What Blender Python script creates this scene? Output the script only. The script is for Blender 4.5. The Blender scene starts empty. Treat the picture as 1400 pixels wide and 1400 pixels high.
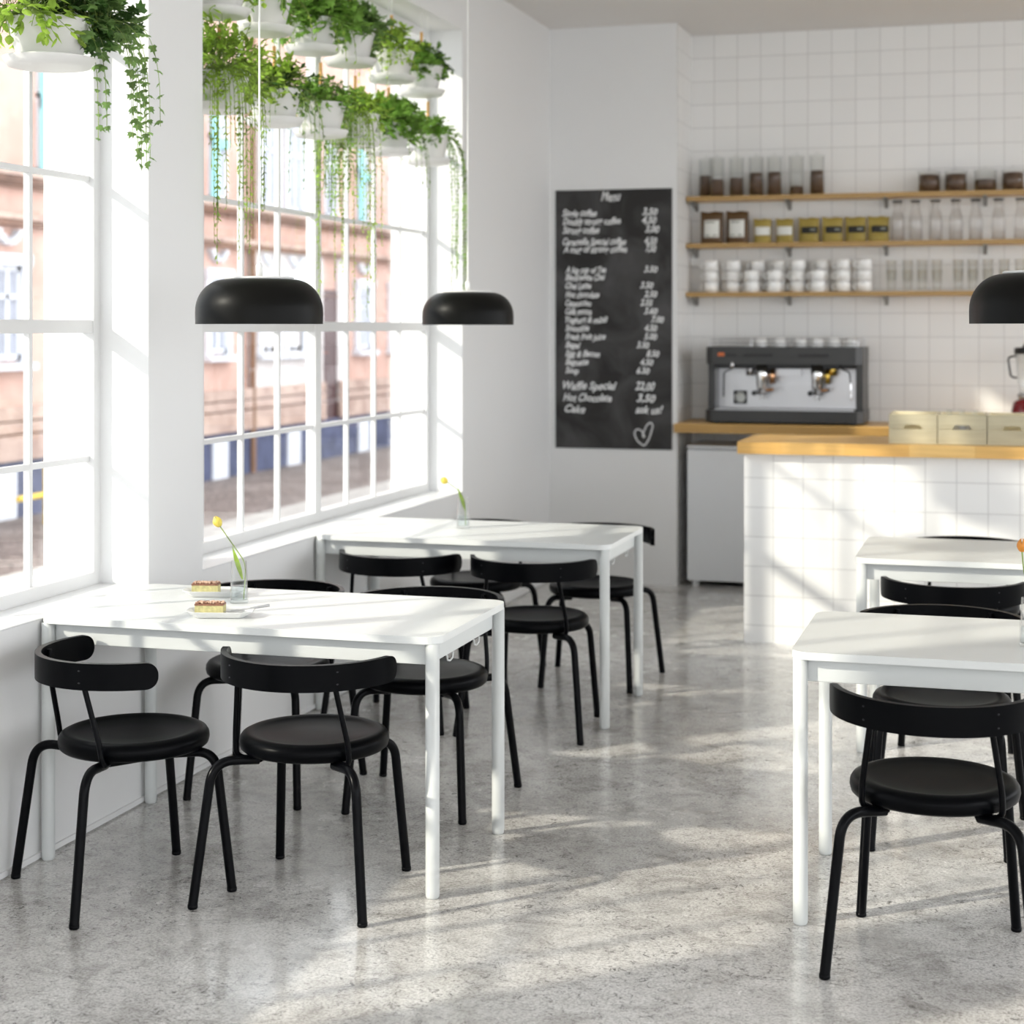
import bpy, math, random
from mathutils import Vector, Matrix
from math import sin, cos, pi, radians, sqrt
R = random.Random(7)
SC = bpy.context.scene
COL = SC.collection

# ------------------------------------------------------------------ helpers
class MB:
    def __init__(s): s.v=[]; s.f=[]; s.sm=[]
    def add(s, verts, faces, smooth=False, M=None):
        n=len(s.v)
        for p in verts:
            p=Vector(p)
            if M is not None: p=M@p
            s.v.append(p[:])
        for f in faces: s.f.append([i+n for i in f]); s.sm.append(smooth)
        return s
    def box(s, x0,x1,y0,y1,z0,z1, M=None):
        v=[(x0,y0,z0),(x1,y0,z0),(x1,y1,z0),(x0,y1,z0),(x0,y0,z1),(x1,y0,z1),(x1,y1,z1),(x0,y1,z1)]
        f=[(0,3,2,1),(4,5,6,7),(0,1,5,4),(1,2,6,5),(2,3,7,6),(3,0,4,7)]
        return s.add(v,f,False,M)
    def lathe(s, prof, n=32, M=None, c=(0,0,0), smooth=True, caps=True):
        v=[];f=[];rings=[]
        for r,z in prof:
            if r<1e-5:
                rings.append([len(v)]); v.append((c[0],c[1],c[2]+z))
            else:
                rings.append(list(range(len(v),len(v)+n)))
                for i in range(n):
                    a=2*pi*i/n; v.append((c[0]+r*cos(a),c[1]+r*sin(a),c[2]+z))
        for a,b in zip(rings,rings[1:]):
            for i in range(n):
                j=(i+1)%n
                if len(a)==1 and len(b)==1: continue
                if len(a)==1: f.append((a[0],b[j],b[i]))
                elif len(b)==1: f.append((a[i],a[j],b[0]))
                else: f.append((a[i],a[j],b[j],b[i]))
        vol=sum((Vector(v[q[0]]).cross(Vector(v[q[k]]))).dot(Vector(v[q[k+1]])) for q in f for k in range(1,len(q)-1))
        if vol<0: f=[q[::-1] for q in f]
        return s.add(v,f,smooth,M)
    def tube(s, pts, r, n=10, M=None, cap=True):
        pts=[Vector(p) for p in pts]; rr=r if isinstance(r,(list,tuple)) else [r]*len(pts)
        v=[];f=[]; prev=None
        for i,p in enumerate(pts):
            t=(pts[min(i+1,len(pts)-1)]-pts[max(i-1,0)]).normalized()
            if prev is None:
                u=t.orthogonal().normalized()
            else:
                u=(prev-t*prev.dot(t)).normalized()
            prev=u; w=t.cross(u)
            for k in range(n):
                a=2*pi*k/n; v.append((p+(u*cos(a)+w*sin(a))*rr[i])[:])
        for i in range(len(pts)-1):
            for k in range(n):
                l=(k+1)%n; f.append((i*n+k,i*n+l,(i+1)*n+l,(i+1)*n+k))
        s.add(v,f,True,M)
        if cap:
            s.add(v[:n],[tuple(range(n))[::-1]],False,M); s.add(v[-n:],[tuple(range(n))],False,M)
        return s
    def prism(s, poly, z0, z1, M=None, smooth=False):
        n=len(poly); v=[(x,y,z0) for x,y in poly]+[(x,y,z1) for x,y in poly]
        f=[tuple(range(n))[::-1], tuple(range(n,2*n))]
        s.add(v,f,False,M)
        s.add(v,[(i,(i+1)%n,(i+1)%n+n,i+n) for i in range(n)],smooth,M)
        return s
    def build(s, name, mat, parent=None, loc=None, uv=None):
        me=bpy.data.meshes.new(name); me.from_pydata(s.v,[],s.f); me.update()
        me.polygons.foreach_set('use_smooth',s.sm)
        if uv:
            off=uv; L=me.uv_layers.new(name='UVMap')
            for p in me.polygons:
                nx,ny,nz=[abs(c) for c in p.normal]
                for li in p.loop_indices:
                    co=me.vertices[me.loops[li].vertex_index].co
                    if nx>=ny and nx>=nz: q=(co.y-off[1],co.z-off[2])
                    elif ny>=nz: q=(co.x-off[0],co.z-off[2])
                    else: q=(co.x-off[0],co.y-off[1])
                    L.data[li].uv=q
        o=bpy.data.objects.new(name,me); COL.objects.link(o)
        if mat is not None: me.materials.append(mat)
        if parent is not None: o.parent=parent
        if loc is not None: o.location=loc
        return o

def bevel(o,w=.002,seg=2):
    m=o.modifiers.new('bevel','BEVEL'); m.width=w; m.segments=seg; m.limit_method='ANGLE'; m.angle_limit=radians(40)
    return o
def tag(o,label=None,cat=None,group=None,kind=None):
    if label: o['label']=label
    if cat: o['category']=cat
    if group: o['group']=group
    if kind: o['kind']=kind
    return o
def empty(name,loc,rz=0,label=None,cat=None,group=None):
    o=bpy.data.objects.new(name,None); COL.objects.link(o); o.location=loc; o.rotation_euler=(0,0,radians(rz))
    o.empty_display_size=.05
    return tag(o,label,cat,group)
def copy_tree(o,parent=None):
    c=o.copy(); COL.objects.link(c)
    if parent is not None: c.parent=parent
    for ch in list(o.children): copy_tree(ch,c)
    return c
def structure(o): o['kind']='structure'; return o
def fillet(pts,rad,n=6):
    pts=[Vector(p) for p in pts]; out=[pts[0]]
    for i in range(1,len(pts)-1):
        a,b,c=pts[i-1],pts[i],pts[i+1]; r=rad[i-1] if isinstance(rad,(list,tuple)) else rad
        d1=(a-b); d2=(c-b); r=min(r,d1.length*.49,d2.length*.49)
        p=b+d1.normalized()*r; q=b+d2.normalized()*r
        for k in range(n+1):
            t=k/n; out.append(p*(1-t)**2+b*2*t*(1-t)+q*t*t)
    out.append(pts[-1]); return out
def rrect(x0,x1,y0,y1,r,n=8):
    out=[]
    for cx,cy,a0 in ((x1-r,y1-r,0),(x0+r,y1-r,90),(x0+r,y0+r,180),(x1-r,y0+r,270)):
        for k in range(n+1):
            a=radians(a0+90*k/n); out.append((cx+r*cos(a),cy+r*sin(a)))
    return out
ORD=['first','second','third','fourth','fifth','sixth','seventh','eighth','ninth','tenth']

# ------------------------------------------------------------------ materials
def new_mat(name):
    m=bpy.data.materials.new(name); m.use_nodes=True
    return m, m.node_tree.nodes, m.node_tree.links, m.node_tree.nodes['Principled BSDF']
def pmat(name,col,rough=.5,metal=0,noise=0,nscale=20,bump=0,bscale=60,coat=0,spec=.5,stretch=None):
    m,N,L,b=new_mat(name)
    b.inputs['Base Color'].default_value=(*col,1); b.inputs['Roughness'].default_value=rough
    b.inputs['Metallic'].default_value=metal; b.inputs['Specular IOR Level'].default_value=spec
    if coat: b.inputs['Coat Weight'].default_value=coat
    tc=N.new('ShaderNodeTexCoord'); src=tc.outputs['Object']
    if stretch:
        mp=N.new('ShaderNodeMapping'); mp.inputs['Scale'].default_value=stretch; L.new(src,mp.inputs[0]); src=mp.outputs[0]
    n=N.new('ShaderNodeTexNoise'); n.inputs['Scale'].default_value=nscale; n.inputs['Detail'].default_value=4
    L.new(src,n.inputs['Vector'])
    mx=N.new('ShaderNodeMix'); mx.data_type='RGBA'
    mx.inputs[6].default_value=tuple(max(0,c*(1-noise)) for c in col)+(1,)
    mx.inputs[7].default_value=tuple(min(1,c*(1+noise)) for c in col)+(1,)
    L.new(n.outputs['Fac'],mx.inputs[0]); L.new(mx.outputs[2],b.inputs['Base Color'])
    if bump:
        n2=N.new('ShaderNodeTexNoise'); n2.inputs['Scale'].default_value=bscale; n2.inputs['Detail'].default_value=5
        L.new(src,n2.inputs['Vector'])
        bp=N.new('ShaderNodeBump'); bp.inputs['Strength'].default_value=bump; bp.inputs['Distance'].default_value=.002
        L.new(n2.outputs['Fac'],bp.inputs['Height']); L.new(bp.outputs[0],b.inputs['Normal'])
    return m
M={}
M['wall']=pmat('wall_paint',(.765,.765,.76),.6,noise=.01,nscale=3,bump=.08,bscale=90)
M['ceiling']=pmat('ceiling_paint',(.80,.78,.76),.8,noise=.01,nscale=2)
M['frame']=pmat('window_paint',(.72,.72,.715),.35,noise=.01)
M['table']=pmat('table_white',(.70,.715,.70),.32,noise=.008,nscale=5)
M['tmetal']=pmat('table_metal',(.62,.64,.63),.35,noise=.01)
M['black']=pmat('chair_black',(.0012,.0014,.002),.32,noise=.1,nscale=8,bump=.03,bscale=150,spec=.06)
M['bmetal']=pmat('chair_tube',(.0016,.0018,.0026),.28,noise=.08,spec=.09)
M['screw']=pmat('screw_steel',(.05,.05,.055),.3,metal=1)
M['lamp']=pmat('lamp_black',(.0045,.0045,.004),.38,noise=.05,spec=.10)
M['lampwhite']=pmat('lamp_white',(.76,.76,.74),.5,noise=.01)
M['cord']=pmat('cord_white',(.85,.85,.82),.6,noise=.02)
M['pot']=pmat('pot_white',(.74,.73,.71),.45,noise=.02,nscale=8)
M['soil']=pmat('soil',(.05,.035,.025),.9,noise=.5,nscale=80)
M['bamboo']=pmat('bamboo',(.75,.42,.13),.5,noise=.15,nscale=30)
M['fridge']=pmat('fridge_white',(.72,.735,.75),.35,noise=.01)
M['dark']=pmat('dark_plastic',(.012,.012,.013),.45,noise=.1)
M['mblack']=pmat('machine_black',(.025,.025,.024),.35,noise=.06,spec=.5)
M['steel']=pmat('brushed_steel',(.5,.5,.51),.3,metal=1,noise=.04,nscale=4,stretch=(1,1,60))
M['chrome']=pmat('chrome',(.8,.8,.8),.08,metal=1)
M['copper']=pmat('copper',(.8,.45,.25),.2,metal=1)
M['brass']=pmat('brass',(.8,.55,.12),.25,metal=1)
M['mug']=pmat('mug_white',(.93,.93,.92),.2,noise=.01)
M['beans']=pmat('coffee_beans',(.105,.058,.036),.55,noise=.7,nscale=120,bump=1,bscale=140)
M['kraft']=pmat('kraft_brown',(.10,.05,.014),.4,noise=.25,nscale=12,bump=.3,bscale=20)
M['gold']=pmat('foil_gold',(.36,.27,.055),.33,noise=.25,nscale=14,bump=.5,bscale=22)
M['lab']=pmat('label_white',(.75,.76,.72),.6,noise=.03)
M['labk']=pmat('label_black',(.01,.01,.01),.5)
M['labg']=pmat('print_grey',(.3,.32,.28),.6)
M['red']=pmat('blender_red',(.22,.002,.006),.15,noise=.05,coat=.5)
M['chalk']=pmat('chalk',(.82,.82,.82),.9,noise=.3,nscale=60)
M['bracket']=pmat('bracket_grey',(.25,.24,.22),.4,metal=.6,noise=.1)
M['cake']=pmat('cake_sponge',(.50,.46,.22),.8,noise=.45,nscale=90,bump=.8,bscale=120)
M['nuts']=pmat('cake_topping',(.24,.11,.065),.5,noise=.9,nscale=150,bump=.6,bscale=100)
M['nutlight']=pmat('chopped_nuts',(.62,.42,.30),.6,noise=.4,nscale=90)
M['dish']=pmat('dish_white',(.72,.72,.71),.2,noise=.01)
M['orange']=pmat('button_orange',(.6,.13,.02),.4)
M['petal']=pmat('tulip_yellow',(.70,.56,.09),.5,noise=.3,nscale=35)
M['petalr']=pmat('tulip_orange',(.72,.25,.03),.5,noise=.5,nscale=35)
M['yellow']=pmat('yellow_paint',(.75,.5,.03),.5)
M['black_knob']=pmat('knob_black',(.01,.01,.01),.3)

def leafmat(name,col,tr=.45):
    m,N,L,b=new_mat(name)
    out=[n for n in N if n.type=='OUTPUT_MATERIAL'][0]
    tc=N.new('ShaderNodeTexCoord'); n=N.new('ShaderNodeTexNoise'); n.inputs['Scale'].default_value=14; n.inputs['Detail'].default_value=3
    L.new(tc.outputs['Object'],n.inputs['Vector'])
    mx=N.new('ShaderNodeMix'); mx.data_type='RGBA'
    mx.inputs[6].default_value=tuple(c*.6 for c in col)+(1,); mx.inputs[7].default_value=tuple(min(1,c*1.45) for c in col)+(1,)
    mr=N.new('ShaderNodeMapRange'); mr.inputs[1].default_value=.35; mr.inputs[2].default_value=.65
    L.new(n.outputs['Fac'],mr.inputs[0]); L.new(mr.outputs[0],mx.inputs[0])
    L.new(mx.outputs[2],b.inputs['Base Color']); b.inputs['Roughness'].default_value=.5; b.inputs['Specular IOR Level'].default_value=.3
    t=N.new('ShaderNodeBsdfTranslucent'); L.new(mx.outputs[2],t.inputs[0])
    ms=N.new('ShaderNodeMixShader'); ms.inputs[0].default_value=tr
    L.new(b.outputs[0],ms.inputs[1]); L.new(t.outputs[0],ms.inputs[2]); L.new(ms.outputs[0],out.inputs['Surface'])
    return m
M['leaf_lime']=leafmat('leaf_lime',(.37,.54,.085),.45)
M['leaf_mid']=leafmat('leaf_mid',(.20,.37,.065),.42)
M['leaf_ivy']=leafmat('leaf_ivy',(.18,.30,.09),.38)
M['leaf_dark']=leafmat('leaf_dark',(.06,.13,.03),.32)
M['stem']=leafmat('stem_green',(.25,.34,.09),.2)

def glassmat(name,tint=(1,1,1),refl=1.0,rough=.02,ior=1.45):
    m,N,L,b=new_mat(name); N.remove(b)
    out=[n for n in N if n.type=='OUTPUT_MATERIAL'][0]
    t=N.new('ShaderNodeBsdfTransparent'); t.inputs[0].default_value=(*tint,1)
    g=N.new('ShaderNodeBsdfGlossy'); g.inputs['Roughness'].default_value=rough
    fr=N.new('ShaderNodeLayerWeight'); fr.inputs[0].default_value=.5
    pw=N.new('ShaderNodeMath'); pw.operation='POWER'; pw.inputs[1].default_value=3; L.new(fr.outputs['Facing'],pw.inputs[0])
    mu=N.new('ShaderNodeMath'); mu.operation='MULTIPLY_ADD'; mu.inputs[1].default_value=.7*refl; mu.inputs[2].default_value=(ior-1)**2/(ior+1)**2; L.new(pw.outputs[0],mu.inputs[0])
    ms=N.new('ShaderNodeMixShader'); L.new(mu.outputs[0],ms.inputs[0]); L.new(t.outputs[0],ms.inputs[1]); L.new(g.outputs[0],ms.inputs[2])
    L.new(ms.outputs[0],out.inputs['Surface']); return m
M['pane']=glassmat('window_glass',(.97,.98,.98),.5,0.01,1.3)
M['glass']=glassmat('clear_glass',(.985,.99,.987),1.0,.04,1.45)
M['bglass']=glassmat('carafe_glass',(.955,.95,.945),1.0,.05,1.45)
M['water']=glassmat('water',(.93,.96,.97),1.3,.05,1.33)

# concrete floor
def floor_mat():
    m,N,L,b=new_mat('polished_concrete')
    tc=N.new('ShaderNodeTexCoord')
    def noise(sc,det=6,ro=.6,dist=0):
        n=N.new('ShaderNodeTexNoise'); n.inputs['Scale'].default_value=sc; n.inputs['Detail'].default_value=det
        n.inputs['Roughness'].default_value=ro; n.inputs['Distortion'].default_value=dist; L.new(tc.outputs['Object'],n.inputs['Vector']); return n
    def ramp(src,stops):
        r=N.new('ShaderNodeValToRGB'); r.color_ramp.elements[0].position=stops[0][0]; r.color_ramp.elements[0].color=(*stops[0][1],1)
        r.color_ramp.elements[1].position=stops[1][0]; r.color_ramp.elements[1].color=(*stops[1][1],1)
        for p,c in stops[2:]:
            e=r.color_ramp.elements.new(p); e.color=(*c,1)
        L.new(src,r.inputs[0]); return r
    def mix(mode,fac,a,bb):
        x=N.new('ShaderNodeMix'); x.data_type='RGBA'; x.blend_type=mode
        if isinstance(fac,float): x.inputs[0].default_value=fac
        else: L.new(fac,x.inputs[0])
        L.new(a,x.inputs[6]); L.new(bb,x.inputs[7]); return x.outputs[2]
    big=ramp(noise(1.4,8,.68,.5).outputs['Fac'],[(.32,(.60,.58,.555)),(.68,(.84,.825,.80))])
    grain=ramp(noise(120,3,.75).outputs['Fac'],[(.36,(.50,.49,.48)),(.56,(1,1,1))])
    c=mix('MULTIPLY',.8,big.outputs[0],grain.outputs[0])
    # dark pits and scuffs gathered in patches
    pits=ramp(noise(38,10,.85,1.0).outputs['Fac'],[(.535,(1,1,1)),(.59,(.17,.165,.16))])
    patch=ramp(noise(1.9,7,.7,.5).outputs['Fac'],[(.38,(.18,.18,.18)),(.58,(1,1,1))])
    c=mix('MULTIPLY',patch.outputs[0],c,pits.outputs[0])
    blot=ramp(noise(7,9,.75,.8).outputs['Fac'],[(.36,(.58,.57,.56)),(.54,(1,1,1))])
    c=mix('MULTIPLY',.85,c,blot.outputs[0])
    st=N.new('ShaderNodeMapping'); st.inputs['Scale'].default_value=(1.2,14,1); st.inputs['Rotation'].default_value=(0,0,-.75)
    L.new(tc.outputs['Object'],st.inputs[0])
    n=N.new('ShaderNodeTexNoise'); n.inputs['Scale'].default_value=3.5; n.inputs['Detail'].default_value=9; n.inputs['Roughness'].default_value=.75; n.inputs['Distortion'].default_value=.4
    L.new(st.outputs[0],n.inputs['Vector'])
    sm=ramp(n.outputs['Fac'],[(.30,(.55,.54,.53)),(.42,(1,1,1))])
    c=mix('MULTIPLY',.7,c,sm.outputs[0])
    L.new(c,b.inputs['Base Color'])
    rr=N.new('ShaderNodeMapRange'); rr.inputs[1].default_value=.3; rr.inputs[2].default_value=.7; rr.inputs[3].default_value=.13; rr.inputs[4].default_value=.32
    L.new(noise(4,6,.7).outputs['Fac'],rr.inputs[0]); L.new(rr.outputs[0],b.inputs['Roughness'])
    b.inputs['Specular IOR Level'].default_value=.6; b.inputs['Coat Weight'].default_value=.45; b.inputs['Coat Roughness'].default_value=.13
    bp=N.new('ShaderNodeBump'); bp.inputs['Strength'].default_value=.12; bp.inputs['Distance'].default_value=.002
    L.new(noise(60,5,.7).outputs['Fac'],bp.inputs['Height']); L.new(bp.outputs[0],b.inputs['Normal'])
    return m
M['floor']=floor_mat()
def tile_mat():
    m,N,L,b=new_mat('square_tiles')
    uv=N.new('ShaderNodeUVMap'); br=N.new('ShaderNodeTexBrick'); br.offset=0; br.squash=1
    br.inputs['Scale'].default_value=1; br.inputs['Brick Width'].default_value=.153; br.inputs['Row Height'].default_value=.153
    br.inputs['Mortar Size'].default_value=.0022; br.inputs['Mortar Smooth'].default_value=.3; br.inputs['Bias'].default_value=0
    br.inputs['Color1'].default_value=(.84,.835,.82,1); br.inputs['Color2'].default_value=(.81,.805,.79,1); br.inputs['Mortar'].default_value=(.55,.54,.53,1)
    L.new(uv.outputs[0],br.inputs['Vector']); L.new(br.outputs['Color'],b.inputs['Base Color'])
    b.inputs['Roughness'].default_value=.35
    bp=N.new('ShaderNodeBump'); bp.invert=True; bp.inputs['Strength'].default_value=.5; bp.inputs['Distance'].default_value=.002
    L.new(br.outputs['Fac'],bp.inputs['Height']); L.new(bp.outputs[0],b.inputs['Normal'])
    return m
M['tiles']=tile_mat()
def butcher(name,c1,c2,wl=.32,wh=.045):
    m,N,L,b=new_mat(name)
    tc=N.new('ShaderNodeTexCoord'); br=N.new('ShaderNodeTexBrick'); br.offset=.37
    br.inputs['Scale'].default_value=1; br.inputs['Brick Width'].default_value=wl; br.inputs['Row Height'].default_value=wh
    br.inputs['Mortar Size'].default_value=.0003; br.inputs['Color1'].default_value=(*c1,1); br.inputs['Color2'].default_value=(*c2,1)
    br.inputs['Mortar'].default_value=(*[c*.6 for c in c2],1)
    L.new(tc.outputs['Object'],br.inputs['Vector'])
    mp=N.new('ShaderNodeMapping'); mp.inputs['Scale'].default_value=(2,40,40); L.new(tc.outputs['Object'],mp.inputs[0])
    n=N.new('ShaderNodeTexNoise'); n.inputs['Scale'].default_value=2; n.inputs['Detail'].default_value=5; L.new(mp.outputs[0],n.inputs['Vector'])
    r=N.new('ShaderNodeValToRGB'); r.color_ramp.elements[0].color=(.72,.68,.6,1); r.color_ramp.elements[0].position=.3; r.color_ramp.elements[1].position=.7
    L.new(n.outputs['Fac'],r.inputs[0])
    mx=N.new('ShaderNodeMix'); mx.data_type='RGBA'; mx.blend_type='MULTIPLY'; mx.inputs[0].default_value=.7
    L.new(br.outputs['Color'],mx.inputs[6]); L.new(r.outputs[0],mx.inputs[7]); L.new(mx.outputs[2],b.inputs['Base Color'])
    b.inputs['Roughness'].default_value=.38
    return m
M['oak']=butcher('butcher_block',(.86,.56,.20),(.74,.43,.12))
M['shelfwood']=butcher('shelf_pine',(.82,.53,.20),(.76,.47,.16),.6,.3)
M['pine']=butcher('crate_pine',(.94,.86,.62),(.90,.82,.57),.5,.3)
def slate():
    m,N,L,b=new_mat('chalkboard_slate')
    tc=N.new('ShaderNodeTexCoord'); n=N.new('ShaderNodeTexNoise'); n.inputs['Scale'].default_value=3.2; n.inputs['Detail'].default_value=6; n.inputs['Distortion'].default_value=.9
    L.new(tc.outputs['Object'],n.inputs['Vector'])
    r=N.new('ShaderNodeValToRGB'); r.color_ramp.elements[0].position=.38; r.color_ramp.elements[0].color=(.013,.012,.011,1)
    r.color_ramp.elements[1].position=.72; r.color_ramp.elements[1].color=(.075,.073,.074,1)
    L.new(n.outputs['Fac'],r.inputs[0]); L.new(r.outputs[0],b.inputs['Base Color']); b.inputs['Roughness'].default_value=.7
    return m
M['slate']=slate()
# outside
def plaster(name,c1,c2,sc=.9):
    m,N,L,b=new_mat(name)
    tc=N.new('ShaderNodeTexCoord'); n=N.new('ShaderNodeTexNoise'); n.inputs['Scale'].default_value=sc; n.inputs['Detail'].default_value=8; n.inputs['Roughness'].default_value=.7
    L.new(tc.outputs['Object'],n.inputs['Vector'])
    r=N.new('ShaderNodeValToRGB'); r.color_ramp.elements[0].position=.35; r.color_ramp.elements[0].color=(*c2,1)
    r.color_ramp.elements[1].position=.6; r.color_ramp.elements[1].color=(*c1,1)
    L.new(n.outputs['Fac'],r.inputs[0]); L.new(r.outputs[0],b.inputs['Base Color']); b.inputs['Roughness'].default_value=.9
    return m
M['pink']=plaster('pink_plaster',(.56,.37,.31),(.44,.265,.215))
M['pinkstone']=plaster('pink_stone',(.50,.37,.31),(.32,.215,.18),2)
M['whiteplaster']=plaster('white_plaster',(.64,.60,.59),(.52,.47,.45))
M['cornice']=plaster('brown_cornice',(.26,.15,.11),(.14,.08,.06),2)
M['bluebase']=plaster('blue_base',(.08,.09,.16),(.045,.05,.09),3)
M['sash']=pmat('sash_white',(.58,.59,.63),.5,noise=.05)
M['winglass']=pmat('dark_window_glass',(.12,.14,.17),.1,noise=.3,nscale=2)
M['curtain']=pmat('curtain_grey',(.30,.31,.36),.7,noise=.2,nscale=6)
M['shutter']=pmat('turquoise_shutter',(.20,.45,.48),.6,noise=.1,nscale=6)
M['doordark']=pmat('dark_door',(.06,.02,.02),.5,noise=.4,nscale=6)
M['pipe']=pmat('rusty_pipe',(.22,.12,.07),.7,noise=.3)
def cobble():
    m,N,L,b=new_mat('cobblestones')
    tc=N.new('ShaderNodeTexCoord'); v=N.new('ShaderNodeTexVoronoi'); v.inputs['Scale'].default_value=6; v.feature='DISTANCE_TO_EDGE'
    L.new(tc.outputs['Object'],v.inputs['Vector'])
    r=N.new('ShaderNodeValToRGB'); r.color_ramp.elements[0].color=(.07,.055,.05,1); r.color_ramp.elements[1].position=.12; r.color_ramp.elements[1].color=(.27,.225,.205,1)
    L.new(v.outputs['Distance'],r.inputs[0])
    n=N.new('ShaderNodeTexNoise'); n.inputs['Scale'].default_value=1.2; n.inputs['Detail'].default_value=5; L.new(tc.outputs['Object'],n.inputs['Vector'])
    r2=N.new('ShaderNodeValToRGB'); r2.color_ramp.elements[0].position=.3; r2.color_ramp.elements[0].color=(.55,.5,.48,1); r2.color_ramp.elements[1].position=.7
    L.new(n.outputs['Fac'],r2.inputs[0])
    mx=N.new('ShaderNodeMix'); mx.data_type='RGBA'; mx.blend_type='MULTIPLY'; mx.inputs[0].default_value=1
    L.new(r.outputs[0],mx.inputs[6]); L.new(r2.outputs[0],mx.inputs[7]); L.new(mx.outputs[2],b.inputs['Base Color']); b.inputs['Roughness'].default_value=.7
    return m
M['cobble']=cobble()
def paving():
    m,N,L,b=new_mat('paving_slabs')
    tc=N.new('ShaderNodeTexCoord'); br=N.new('ShaderNodeTexBrick'); br.inputs['Scale'].default_value=1; br.inputs['Brick Width'].default_value=.9; br.inputs['Row Height'].default_value=.6
    br.inputs['Mortar Size'].default_value=.02; br.inputs['Color1'].default_value=(.42,.40,.37,1); br.inputs['Color2'].default_value=(.36,.34,.32,1); br.inputs['Mortar'].default_value=(.2,.18,.17,1)
    L.new(tc.outputs['Object'],br.inputs['Vector']); L.new(br.outputs['Color'],b.inputs['Base Color']); b.inputs['Roughness'].default_value=.8
    return m
M['paving']=paving()

# ------------------------------------------------------------------ the room
WX=-2.873; EX=-3.285; CZ=3.56; YB=11.13; XR=4.2; YF=-3.4
structure(MB().box(EX,XR+.15,YF-.15,YB+.2,-.15,0).build('floor',M['floor']))
structure(MB().box(EX,XR+.15,YF-.15,YB+.2,CZ,CZ+.2).build('ceiling',M['ceiling']))
wins=[(5.708,8.798),(2.208,5.298),(-1.292,1.798)]  # right and front walls, out of view, have openings added for fill light
SZ=.735; HZ=3.252
w=MB()
w.box(EX,WX,YF-.15,YB+.2,-.15,SZ); w.box(EX,WX,YF-.15,YB+.2,HZ,CZ+.2)
ys=[YF-.15]+[q for a,b in sorted(wins) for q in (a,b)]+[YB+.2]
for a,b in zip(ys[0::2],ys[1::2]): w.box(EX,WX,a,b,SZ,HZ)
structure(w.build('wall_left',M['wall']))
structure(MB().box(WX,WX+.008,YF,10.62,.006,.022).build('baseboard_left',M['wall']))
structure(MB().box(WX,-2.042,10.62,YB+.2,0,CZ).build('wall_back',M['wall']))
structure(MB().box(-2.0425,-2.0385,10.621,YB,0,CZ).build('trim_1',M['tiles'],uv=(-2.042,11.13,CZ-.153*24)))
structure(MB().box(-2.042,XR+.15,YB,YB+.2,0,CZ).build('wall_bar',M['tiles'],uv=(-2.042,11.13,CZ-.153*24)))
wr=MB().box(XR,XR+.15,YF-.15,YB,0,.735).box(XR,XR+.15,YF-.15,YB,HZ,CZ)
for a,b in((YF-.15,-2.9),(.2,.6),(3.7,4.1),(7.2,7.5),(10.8,YB)): wr.box(XR,XR+.15,a,b,.735,HZ)
structure(wr.build('wall_right',M['wall']))
wf_=MB().box(WX,XR,YF-.15,YF,0,.735).box(WX,XR,YF-.15,YF,HZ,CZ)
for a,b in((WX,-2.4),(.5,.9),(3.8,XR)): wf_.box(a,b,YF-.15,YF,.735,HZ)
structure(wf_.build('wall_front',M['wall']))
# windows
for k,(a,b) in enumerate(wins):
    f=MB(); x0,x1=-3.115,-3.062; fw=.042
    z0,z1=SZ,HZ
    f.box(x0,x1,a,b,z0,z0+.05); f.box(x0,x1,a,b,z1-.05,z1); f.box(x0,x1,a,a+fw,z0+.05,z1-.05); f.box(x0,x1,b-fw,b,z0+.05,z1-.05)
    f.box(x0+.006,x1-.004,a+fw,b-fw,1.615,1.66)                       # transom
    mid=(a+b)/2; f.box(x0+.004,x1-.002,mid-.033,mid+.033,z0+.05,z1-.05)   # wide centre mullion
    wf=f.build('window_%d'%(k+1),M['frame']); structure(wf)
    g=MB()
    for side in (0,1):
        s0=a+fw if side==0 else mid+.033; s1=mid-.033 if side==0 else b-fw
        for j in (1,2,3):
            y=s0+(s1-s0)*j/4; g.box(-3.100,-3.078,y-.010,y+.010,z0+.04,z1-.04)
    for z in (1.178,2.15,2.64): g.box(-3.0995,-3.0785,a+.02,b-.02,z-.010,z+.010)
    g.build('glazing_bars',M['frame'],wf)
    MB().box(-3.0905,-3.0865,a+.02,b-.02,z0+.03,z1-.03).build('pane',M['pane'],wf)
    structure(bevel(MB().box(-3.062,WX+.004,a+.001,b-.001,SZ,SZ+.006).build('trim_%d'%(k+2),M['frame']),.003))

# ------------------------------------------------------------------ outside
GZ=-1.04
structure(MB().box(-13.6,-10.3,-15,62,GZ-.3,GZ).build('street',M['cobble']))
structure(MB().box(-10.3,EX,-15,62,GZ-.3,GZ+.03).box(EX,30,-15,YF-.16,GZ-.3,GZ+.03).box(XR+.16,30,YF-.16,40,GZ-.3,GZ+.03).build('pavement',M['paving']))
bld=empty('apartment_building',(-13.5,40,GZ),0,'pink plastered old apartment building with white windows across the street','building')
def bpart(name,mat,mb,parent=bld):
    o=mb.build(name,mat,parent)
    if parent is bld: o.location=(13.5,-40,-GZ)
    return o
FX=-13.5
bpart('wall',M['pink'],MB().box(FX-7,FX,15.5,62,-.236,8.2))
bpart('white_wall_bay',M['whiteplaster'],MB().box(FX,FX+.05,28.65,31.7,.52,3.1).box(FX,FX+.06,31.7,32.05,-.236,3.1).box(FX,FX+.06,32.85,33.2,-.236,3.1))
st=MB()
for z0,z1 in ((-.236,.115),(.15,.30),(.33,.52)): st.box(FX,FX+.14,15.5,32.05,z0,z1).box(FX,FX+.14,32.85,62,z0,z1)
bpart('stone_band',M['pinkstone'],st)
bpart('base',M['bluebase'],MB().box(FX-7,FX+.08,15.5,62,GZ,-.236))
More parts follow.
